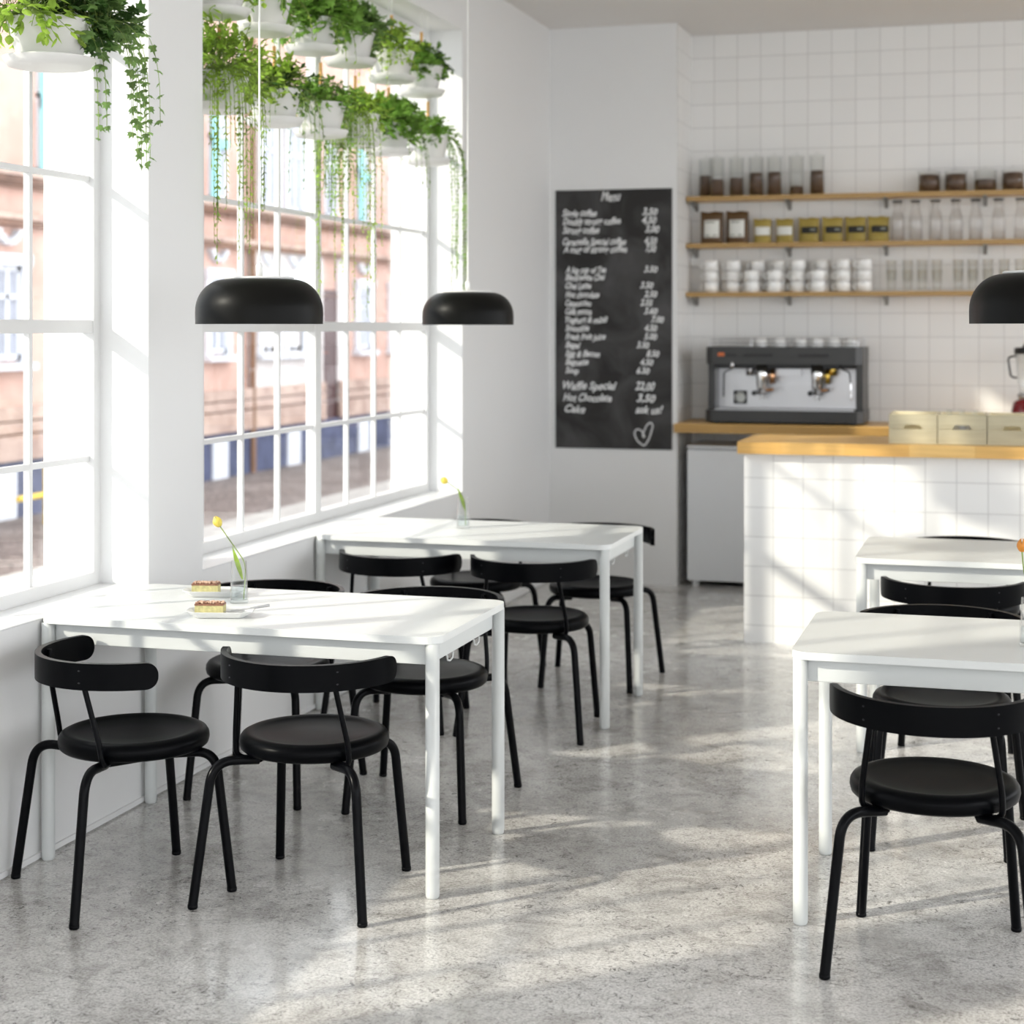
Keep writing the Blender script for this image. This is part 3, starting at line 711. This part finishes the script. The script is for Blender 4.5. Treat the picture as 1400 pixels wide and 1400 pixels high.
# pouches
def pouch(x,w,h,d,mat,kind,rz,lab,grp):
    t=empty('coffee_pouch',(x,IY,shz[1]),rz,lab,'pouch',grp)
    n=10; v=[];f=[]
    for side in(-1,1):
        for i in range(n+1):
            for j in range(n+1):
                u=-1+2*i/n; q=j/n
                th=d*(1-q)**.7*(1-abs(u)**3)*.5+.002+ .004*sin(q*9+u*3)*(1-q)*(1-abs(u))
                ww=w/2*(1-.04*sin(q*pi))
                v.append((u*ww,side*th,q*h+ .003*sin(u*5)*q))
    k=(n+1)**2
    for s in(0,1):
        for i in range(n):
            for j in range(n):
                a=s*k+i*(n+1)+j; g=(a,a+n+1,a+n+2,a+1); f.append(g if s==0 else g[::-1])
    for i in range(n):
        for a in(i*(n+1),i*(n+1)+n): 
            f.append((a,a+n+1,a+n+1+k,a+k))
    for j in range(n):
        for a in(j,n*(n+1)+j): f.append((a,a+1,a+1+k,a+k))
    MB().add(v,f,True).build('bag',mat,t)
    def lbl(x0,x1,z0,z1,m,name,off=.001,lum=0):
        vv=[];ff=[];N=6
        for i in range(N+1):
            for j in range(N+1):
                xx=x0+(x1-x0)*i/N; zz=z0+(z1-z0)*j/N; u=xx/(w/2); q=zz/h
                th=d*(1-q)**.7*(1-abs(u)**3)*.5+.006+off
                vv.append((xx,-th,zz))
        for i in range(N):
            for j in range(N):
                a=i*(N+1)+j; ff.append((a,a+N+1,a+N+2,a+1))
        o=MB().add(vv,ff,True).build(name,m,t); sd=o.modifiers.new('thick','SOLIDIFY'); sd.thickness=.0006
    if kind=='big':
        lbl(-.05,.05,.04,.155,M['lab'],'paper_label'); lbl(-.04,.02,.135,.143,M['labg'],'label_print',.003); lbl(-.04,-.01,.05,.058,M['labg'],'label_print',.003); lbl(.01,.04,.05,.058,M['labg'],'label_print',.003)
    elif kind=='white': lbl(-.05,.05,.05,.105,M['lab'],'paper_label')
    else:
        lbl(-.045,.058,.058,.10,M['labk'],'paper_label'); lbl(.012,.045,.076,.086,M['labg'],'label_print',.003)
    lbl(-w/2*.93,w/2*.93,h-.022,h-.018,mat,'heat_seal',.0)
for i,x in enumerate((-1.881,-1.715)): pouch(x,.148,.208,.07,M['kraft'],'big',(0,-4)[i],'large dark brown coffee pouch with white label, %s of two'%('left' if i==0 else 'right'),'large brown pouches')
for i,x in enumerate((-1.552,-1.409)): pouch(x,.115,.155,.06,M['gold'],'white',(5,-3)[i],'small gold coffee pouch with white label, %s of two'%('left' if i==0 else 'right'),'gold pouches with white labels')
for i,x in enumerate((-1.255,-1.105,-.960,-.818)): pouch(x,.135,.158,.06,M['gold'],'black',(-6,8,-4,6)[i],'small gold coffee pouch with black label, %s of four from the left'%ORD[i],'gold pouches with black labels')
for i,x in enumerate((-.700,-.588,-.467,-.343,-.223,-.087,.046,.17,.30)):
    if i>6: continue
    t=empty('glass_bottle',(x,IY,shz[1]),0,'tall clear glass bottle with dark lid, %s from the gold pouches'%ORD[i],'bottle','clear bottles on the middle shelf')
    MB().lathe([(0,0),(.040,0),(.042,.004),(.042,.13),(.037,.165),(.026,.20),(.025,.24),(.030,.246),(.028,.246),(.023,.236),(.023,.20),(.034,.163),(.039,.13),(.039,.006),(0,.006)],28).build('glass_body',M['bglass'],t)
    MB().lathe([(0,.2465),(.031,.2465),(.031,.256),(0,.256)],24).build('lid',M['dark'],t)
# mugs
def make_cup():
    t=empty('white_mug',(0,0,0))
    MB().lathe([(0,.0688),(.040,.0688),(.0450,.066),(.0468,.055),(.0488,.0),(.046,0),(.042,.055),(0,.060)],28).build('body',M['mug'],t)
    MB().tube(fillet([(-.042,0,.052),(-.066,0,.052),(-.070,0,.022),(-.045,0,.014)],.015,5),.0048,8).build('handle',M['mug'],t)
    return t
stacks=[(x,0,3,'front') for x in(-1.886,-1.742)]+[(-1.615,-.04,2,'front'),(-1.470,-.04,2,'front'),(-1.325,0,3,'front'),(-1.196,-.04,2,'front'),(-1.040,0,3,'front'),(-.905,0,3,'front'),
        (-1.592,.058,3,'rear'),(-1.452,.058,3,'rear'),(-1.176,.058,3,'rear')]
cu=None; nm={3:['bottom','middle','top'],2:['lower','upper']}
fi=0; ri=0
for x,dy,n,row in stacks:
    if row=='front': fi+=1; idx=ORD[fi-1]
    else: ri+=1; idx=ORD[ri-1]
    for k in range(n):
        o=make_cup() if cu is None else copy_tree(cu)
        if cu is None: cu=o
        o.location=(x,IY+dy,shz[2]+k*.0695); o.rotation_euler=(0,0,radians(R.uniform(-8,22)))
        tag(o,'white mug, %s of its stack, in the %s %s stack from the left end'%(nm[n][k],idx,row),'mug','stacked white mugs on the bottom shelf')
# glasses, nested pairs
for i,x in enumerate((-.737,-.637,-.548,-.458,-.329,-.241,-.150,-.052,.043)):
    for k in(0,1):
        t=tag(MB().lathe([(0,0),(.024,0),(.026,.004),(.033,.135),(.0315,.135),(.0245,.014),(0,.012)],24).build('drinking_glass',M['glass'],None,(x,IY-.01,shz[2]+k*.062)),
          'clear tumbler, %s of the nested pair, %s pair right of the mugs'%(('lower','upper')[k],ORD[i]),'glass','nested tumblers on the bottom shelf')

# ------------------------------------------------------------------ espresso machine
em=empty('espresso_machine',(-1.37,10.60,1.03),0,'two-group black and steel espresso machine on the wooden back bench','coffee machine')
W2=.49
def octa(x0,x1,y0,y1,c): return [(x0+c,y0),(x1-c,y0),(x1,y0+c),(x1,y1),(x0,y1),(x0,y0+c)]
bevel(MB().prism(octa(-W2,W2,0,.47,.04),.012,.085).build('base',M['mblack'],em),.005,2)
for x in(-.42,.42):
    for y in(.06,.42): MB().lathe([(0,0),(.02,0),(.02,.013),(0,.013)],12,c=(x,y,0)).build('foot',M['dark'],em)
MB().box(-.43,.43,.03,.24,.0855,.092).build('drip_tray',M['steel'],em)
bevel(MB().prism(octa(-W2+.005,W2-.005,0,.47,.04),.372,.482).build('upper_housing',M['mblack'],em),.005,2)
for s in(-1,1): bevel(MB().box(s*.462-.022,s*.462+.022,.10 if s<0 else .06,.47,.084,.373).build('side_pillar',M['mblack'],em),.004)
MB().box(-.44,.44,.25,.262,.086,.372).build('back_panel',M['steel'],em)
MB().box(-.43,.43,.10,.25,.345,.371).build('under_housing',M['dark'],em)
MB().box(-.12,.09,.18,.25,.30,.345).build('steel_cover',M['steel'],em)
bg=MB().box(-.345,-.26,.240,.2495,.115,.20).build('badge',M['dark'],em)
mm=Matrix.Translation((-.3025,.2395,.1575))@Matrix.Rotation(pi/2,4,'X')
MB().lathe([(0,0),(.034,0),(.034,.003),(0,.003)],28,M=mm).build('badge_disc',M['lab'],bg)
kp=MB().box(-.245,-.06,-.004,0,.418,.440).build('keypad',M['dark'],em); 
for k in range(6): MB().box(-.24+k*.03,-.218+k*.03,-.006,-.004,.422,.436).build('key',M['labk'],kp)
kp=MB().box(.095,.285,-.004,0,.418,.440).build('keypad',M['dark'],em)
for k in range(6): MB().box(.10+k*.03,.122+k*.03,-.006,-.004,.422,.436).build('key',M['labk'],kp)
MB().box(-.355,-.285,-.004,0,.420,.440).build('switch_strip',M['dark'],em)
MB().box(-.405,-.365,-.005,0,.424,.446).build('orange_light',M['orange'],em)
for gx,cm in((-.145,'copper'),(.20,'brass')):
    gm=MB().lathe([(0,.21),(.030,.21),(.034,.225),(.040,.30),(.042,.372),(0,.372)],28,c=(gx,.12,0))
    g=gm.build('group_head',M['chrome'],em)
    MB().lathe([(0,.178),(.030,.18),(.034,.195),(.034,.212),(0,.212)],24,c=(gx,.12,0)).build('portafilter',M['steel'],g)
    MB().tube([(gx-.01,.09,.205),(gx-.03,-.03,.195)],[.010,.016],12).build('portafilter_handle',M['black_knob'],g)
    MB().tube(fillet([(gx,.12,.18),(gx,.12,.165),(gx+.02,.11,.155),(gx+.022,.11,.148)],.01,3),.005,8).tube(fillet([(gx,.12,.18),(gx,.12,.165),(gx-.02,.11,.155),(gx-.022,.11,.148)],.01,3),.005,8).build('spout',M['chrome'],g)
    MB().lathe([(0,.25),(.018,.25),(.018,.345),(0,.345)],16,c=(gx+.062,.13,0)).build('valve_tube',M[cm],g)
    MB().tube([(gx+.03,.08,.21),(gx+.075,.06,.215)],.010,10).build('valve',M['copper'],g)
for gx in(-.225,.29): MB().lathe([(0,.30),(.026,.30),(.026,.372),(0,.372)],20,c=(gx,.15,0)).build('side_cup',M['steel' if gx<0 else 'brass'],em)
MB().tube(fillet([(-.32,.06,.372),(-.32,.05,.345),(-.37,.02,.325),(-.373,.02,.17)],.02,4),.005,8).build('steam_wand',M['dark'],em)
MB().tube(fillet([(.345,.08,.372),(.35,.05,.345),(.405,.03,.33),(.412,.03,.26)],.02,4),.005,8).build('steam_wand',M['dark'],em)
MB().tube([(.412,.03,.26),(.414,.03,.16)],.0045,8).lathe([(0,-.01),(.01,0),(0,.01)],10,c=(.414,.03,.2)).lathe([(0,-.01),(.012,0),(0,.012)],10,c=(.414,.03,.165)).build('steam_nozzle',M['chrome'],em)
MB().lathe([(0,.355),(.015,.355),(.012,.385),(0,.385)],12,c=(-.315,.0,0)).build('steam_knob',M['chrome'],em)
rl=MB()
rp=[(-.46,.03),(.46,.03),(.46,.44),(-.46,.44)]
for z in(.505,.528):
    for a,b in zip(rp,rp[1:]+rp[:1]): rl.tube([(a[0],a[1],z),(b[0],b[1],z)],.003,6)
for x,y in rp+[(-.2,.03),(.2,.03),(0,.44)]: rl.tube([(x,y,.482),(x,y,.532)],.003,6)
rl.build('cup_rail',M['steel'],em)
for i,x in enumerate((-.142,-.03,.10,.20,.30,.405)):
    t=tag(MB().lathe([(0,.056),(.026,.056),(.036,.048),(.044,.0),(.041,0),(.033,.044),(0,.05)],24).build('espresso_cup',M['mug'],None,(-1.37+x*1.02,10.68,1.5125)),
       'upturned white cup on top of the coffee machine, %s from the left'%ORD[i],'cup','cups on the coffee machine')

# ------------------------------------------------------------------ crates on the counter
def crate(x,y,lab):
    t=empty('wooden_crate',(x,y,1.0425),0,lab,'crate','pine crates on the counter')
    w,d,h=.238,.32,.150; z=h/2
    fb=MB().box(0,w,0,.011,0,z-.0008)                     # lower front board
    fb.build('front_board',M['pine'],t)
    # upper board with a handhold cut along its lower edge
    cx=w/2; a,b,ht=.048,.036,.022
    poly=[(0,z+.0008),(cx-a,z+.0008),(cx-b,z+ht),(cx+b,z+ht),(cx+a,z+.0008),(w,z+.0008),(w,h),(0,h)]
    n=len(poly); v=[(p,0,q) for p,q in poly]+[(p,.011,q) for p,q in poly]
    MB().add(v,[(0,1,2,7),(2,3,6,7),(3,4,5,6),(8,15,10,9),(10,15,14,11),(11,14,13,12)]+[(i,i+8,(i+1)%8+8,(i+1)%8) for i in range(8)]).build('front_board',M['pine'],t)
    MB().box(0,.011,.0112,d,0,h).build('side_board',M['pine'],t); MB().box(w-.011,w,.0112,d,0,h).build('side_board',M['pine'],t)
    MB().box(.0112,w-.0112,d-.011,d,0,h).build('back_board',M['pine'],t); MB().box(.0112,w-.0112,.0112,d-.0112,.002,.010).build('bottom_board',M['pine'],t)
    return t
crate(-.607,8.86,'pine crate standing leftmost on the bar counter')
crate(-.365,8.86,'pine crate with small glass vessels inside, between two others on the counter')
crate(-.123,8.86,'pine crate rightmost of those visible on the bar counter')
for i,x in enumerate((-.31,-.248,-.186)):
    tag(MB().lathe([(0,0),(.022,0),(.024,.004),(.024,.10),(.014,.13),(.012,.16),(.015,.164),(.010,.164),(.010,.13),(.020,.1),(.020,.006),(0,.006)],20).build('small_bottle',M['glass'],None,(x,8.93,1.0528)),
      'small clear bottle poking out of the middle crate, %s of three from the left'%ORD[i],'bottle','bottles in the middle crate')
tag(MB().lathe([(0,0),(.05,0),(.052,.02),(.052,.085),(.049,.085),(.048,.004),(0,.004)],24).build('steel_tin',M['steel'],None,(-.246,9.06,1.0528)),'round steel tin seen through the handhold of the middle crate','tin')
# ------------------------------------------------------------------ blender on the bench
bl=empty('jug_blender',(.085,10.85,1.03),0,'red countertop blender with glass jug and black lid at the right edge','blender')
MB().lathe([(0,0),(.098,0),(.100,.01),(.096,.10),(.085,.145),(.06,.165),(0,.168)],40).build('motor_base',M['red'],bl)
MB().lathe([(.055,.169),(.062,.18),(.060,.20),(.0,.202)],32).build('collar',M['steel'],bl)
MB().lathe([(.048,.203),(.056,.24),(.072,.44),(.070,.44),(.053,.24),(.045,.206),(0,.205)],32).build('glass_jug',M['glass'],bl)
MB().lathe([(0,.441),(.078,.441),(.078,.478),(.03,.482),(.025,.50),(0,.50)],32).build('lid',M['dark'],bl)
MB().tube(fillet([(-.066,0,.43),(-.115,0,.42),(-.098,0,.30),(-.062,0,.295)],.02,4),.006,8).build('handle',M['dark'],bl)
MB().tube([(0,-.099,.06),(0,-.11,.06)],.02,16).build('dial',M['chrome'],bl)

# ------------------------------------------------------------------ table things
def dish(x,y,rz,lab):
    s=MB(); n=8
    def ring(a,b,c,z): return [(-a+c,-b,z),(a-c,-b,z),(a,-b+c,z),(a,b-c,z),(a-c,b,z),(-a+c,b,z),(-a,b-c,z),(-a,-b+c,z)]
    rings=[ring(.068,.034,.01,0),ring(.074,.038,.012,.001),ring(.104,.060,.03,.021),ring(.101,.057,.03,.0215),ring(.070,.034,.011,.004)]
    v=[p for r in rings for p in r]; f=[tuple(range(8))[::-1]]
    for k in range(4):
        for i in range(8): f.append((k*8+i,k*8+(i+1)%8,(k+1)*8+(i+1)%8,(k+1)*8+i))
    f.append(tuple(range(32,40)))
    o=s.add(v,f).build('cake_dish',M['dish'],None,(x,y,.7502)); o.rotation_euler=(0,0,radians(rz)); bevel(o,.0015); return tag(o,lab,'dish','white angular cake dishes')
def cake(x,y,rz,lab,seed):
    t=empty('cake_slice',(x,y,.7548),rz,lab,'cake','nut-topped cake slices')
    bevel(MB().box(-.044,.044,-.021,.021,0,.031).build('sponge',M['cake'],t),.001)
    rng=random.Random(seed); m=MB().box(-.0445,.0445,-.0215,.0215,.0311,.036)
    for k in range(90):
        px,py=rng.uniform(-.041,.041),rng.uniform(-.019,.019); r=rng.uniform(.002,.0045)
        m.lathe([(0,-r),(r*.9,-r*.4),(r,r*.2),(r*.5,r*.8),(0,r)],6,M=Matrix.Translation((px,py,.0375))@Matrix.Rotation(rng.uniform(0,3),4,'X'),smooth=False)
    m.build('nut_topping',M['nuts'],t); m=MB()
    for k in range(60):
        px,py=rng.uniform(-.042,.042),rng.uniform(-.020,.020); r=rng.uniform(.002,.004)
        m.lathe([(0,-r),(r*.9,-r*.4),(r,r*.2),(r*.5,r*.8),(0,r)],6,M=Matrix.Translation((px,py,.0395))@Matrix.Rotation(rng.uniform(0,3),4,'X'),smooth=False)
    m.build('chopped_nuts',M['nutlight'],t)
dish(-2.325,4.742,14,'white angular dish with cake and fork, nearer the camera'); cake(-2.357,4.735,14,'nut-topped yellow cake slice on the nearer dish beside a fork',1)
dish(-2.525,5.105,14,'white angular dish with cake at the back, behind the glass vase'); cake(-2.553,5.098,14,'nut-topped yellow cake slice on the rear dish nearest the window',2)
fk=MB(); fk.tube([(0,0,.0),(.05,.0,.006),(.12,.0,.018)],[.002,.0025,.0045],8).box(-.02,.002,-.007,.007,-.002,0)
fo=tag(fk.build('fork',M['steel'],None,(-2.298,4.752,.7665)),'steel fork resting on the rim of the nearer cake dish','fork'); fo.rotation_euler=(0,0,radians(16))
def vase(x,y,pts,pm,lab,labt,water=.055,leaf=True,h=.135,r=.028,tilt=(-.5,0,.8)):
    t=empty('glass_vase',(x,y,.7502),0,lab,'vase','clear vases on the tables')
    MB().lathe([(0,0),(r,0),(r+.002,.004),(r-.004,h),(r-.0055,h),(r-.001,.010),(0,.008)],32).build('glass_body',M['glass'],t)
    MB().lathe([(0,.009),(r-.0015,.0105),(r-.0035,water),(0,water)],24).build('water',M['water'],t)
    f=empty('tulip',(x,y,.7502),0,labt,'flower','yellow tulips in vases')
    P=[Vector(p) for p in fillet(pts,.05,6)]
    MB().tube([p[:] for p in P],.0019,8).build('stem',M['stem'],f)
    tip=P[-1]; d=Vector(tilt).normalized(); q=d.to_track_quat('Z','Y').to_matrix().to_4x4(); mt=Matrix.Translation(tip)@q
    for k in range(6):
        a=k*pi/3; rr=1 if k%2 else .93
        n=8; v=[]; ff=[]
        for i in range(n+1):
            u=i/n; rad=.0155*rr*sin(pi*min(1,u*.86+.10))**.75; z=.037*u; hw=.62*(1-u**3*.75)
            for jj in(-1,-.5,0,.5,1):
                b=a+jj*hw; v.append((rad*cos(b),rad*sin(b),z))
        for i in range(n):
            for jj in range(4):
                o0=i*5+jj; ff.append((o0,o0+1,o0+6,o0+5))
        MB().add(v,ff,True,mt).build('petal',pm,f)
    if leaf:
        a=P[len(P)//3]; L=MB(); v=[]; n=8
        for i in range(n+1):
            u=i/n; w=.009*sin(pi*min(1,u*.9+.1)); c0=Vector((.010-.036*u,.004,.075+.105*u)); v+= [(c0.x-w,c0.y,c0.z),(c0.x,c0.y+.003,c0.z-.001),(c0.x+w,c0.y,c0.z)]
        ff=[(i*3+k,i*3+k+1,i*3+k+4,i*3+k+3) for i in range(n) for k in(0,1)]
        lo=L.add(v,ff,True).build('leaf',M['leaf_lime'],f)
    return t
vase(-2.385,4.995,[(.016,0,.012),(.023,0,.10),(.018,0,.135),(-.066,-.002,.243)],M['petal'],'clear glass vase on the cake table behind the near dish','yellow tulip leaning left in the vase on the cake table')
vase(-2.324,7.128,[(.012,0,.012),(.010,0,.12),(-.02,0,.165),(-.072,0,.200)],M['petal'],'clear glass vase on the second window table','orange-yellow tulip leaning left in the vase on the second window table',tilt=(-.9,0,.4))
vase(.046,4.93,[(.010,0,.012),(.012,0,.12),(-.016,0,.19),(-.022,0,.262)],M['petalr'],'clear glass vase at the right edge on the nearest right table','red and yellow tulip upright at the right edge of the view',tilt=(.0,0,1),leaf=False)

# ------------------------------------------------------------------ light
wd=bpy.data.worlds.new('sky'); SC.world=wd; wd.use_nodes=True
bg=wd.node_tree.nodes['Background']; bg.inputs[0].default_value=(.93,.96,1,1); 
_N=wd.node_tree.nodes; _L=wd.node_tree.links
_tc=_N.new('ShaderNodeTexCoord'); _sx=_N.new('ShaderNodeSeparateXYZ'); _L.new(_tc.outputs['Generated'],_sx.inputs[0])
_mr=_N.new('ShaderNodeMapRange'); _mr.inputs[1].default_value=-1; _mr.inputs[2].default_value=1; _mr.inputs[3].default_value=1.15; _mr.inputs[4].default_value=2.5
_L.new(_sx.outputs[0],_mr.inputs[0]); _L.new(_mr.outputs[0],bg.inputs[1])
sl=bpy.data.lights.new('sun','SUN'); sl.energy=2.4; sl.angle=radians(1.2); sl.color=(1,.93,.80)
so=bpy.data.objects.new('sun',sl); COL.objects.link(so); so.location=(-10,-8,9)
so.rotation_euler=Vector((1,.87,-.65)).to_track_quat('-Z','Y').to_euler()

# ------------------------------------------------------------------ camera
cam=bpy.data.cameras.new('camera'); co=bpy.data.objects.new('camera',cam); COL.objects.link(co); SC.camera=co
cam.sensor_width=36; cam.sensor_fit='HORIZONTAL'; cam.lens=2326/1400*36
co.location=(0,0,1.636); co.rotation_euler=(pi/2,0,math.atan(685/2326)); cam.shift_y=-(700-447)/1400
cam.dof.use_dof=True; cam.dof.focus_distance=4.9; cam.dof.aperture_fstop=3.1; cam.clip_end=200
SC.view_settings.view_transform='Standard'; SC.view_settings.look='None'; SC.view_settings.gamma=1; SC.view_settings.use_curve_mapping=False
SC.cycles.transparent_max_bounces=32
SC.view_settings.exposure=0.9
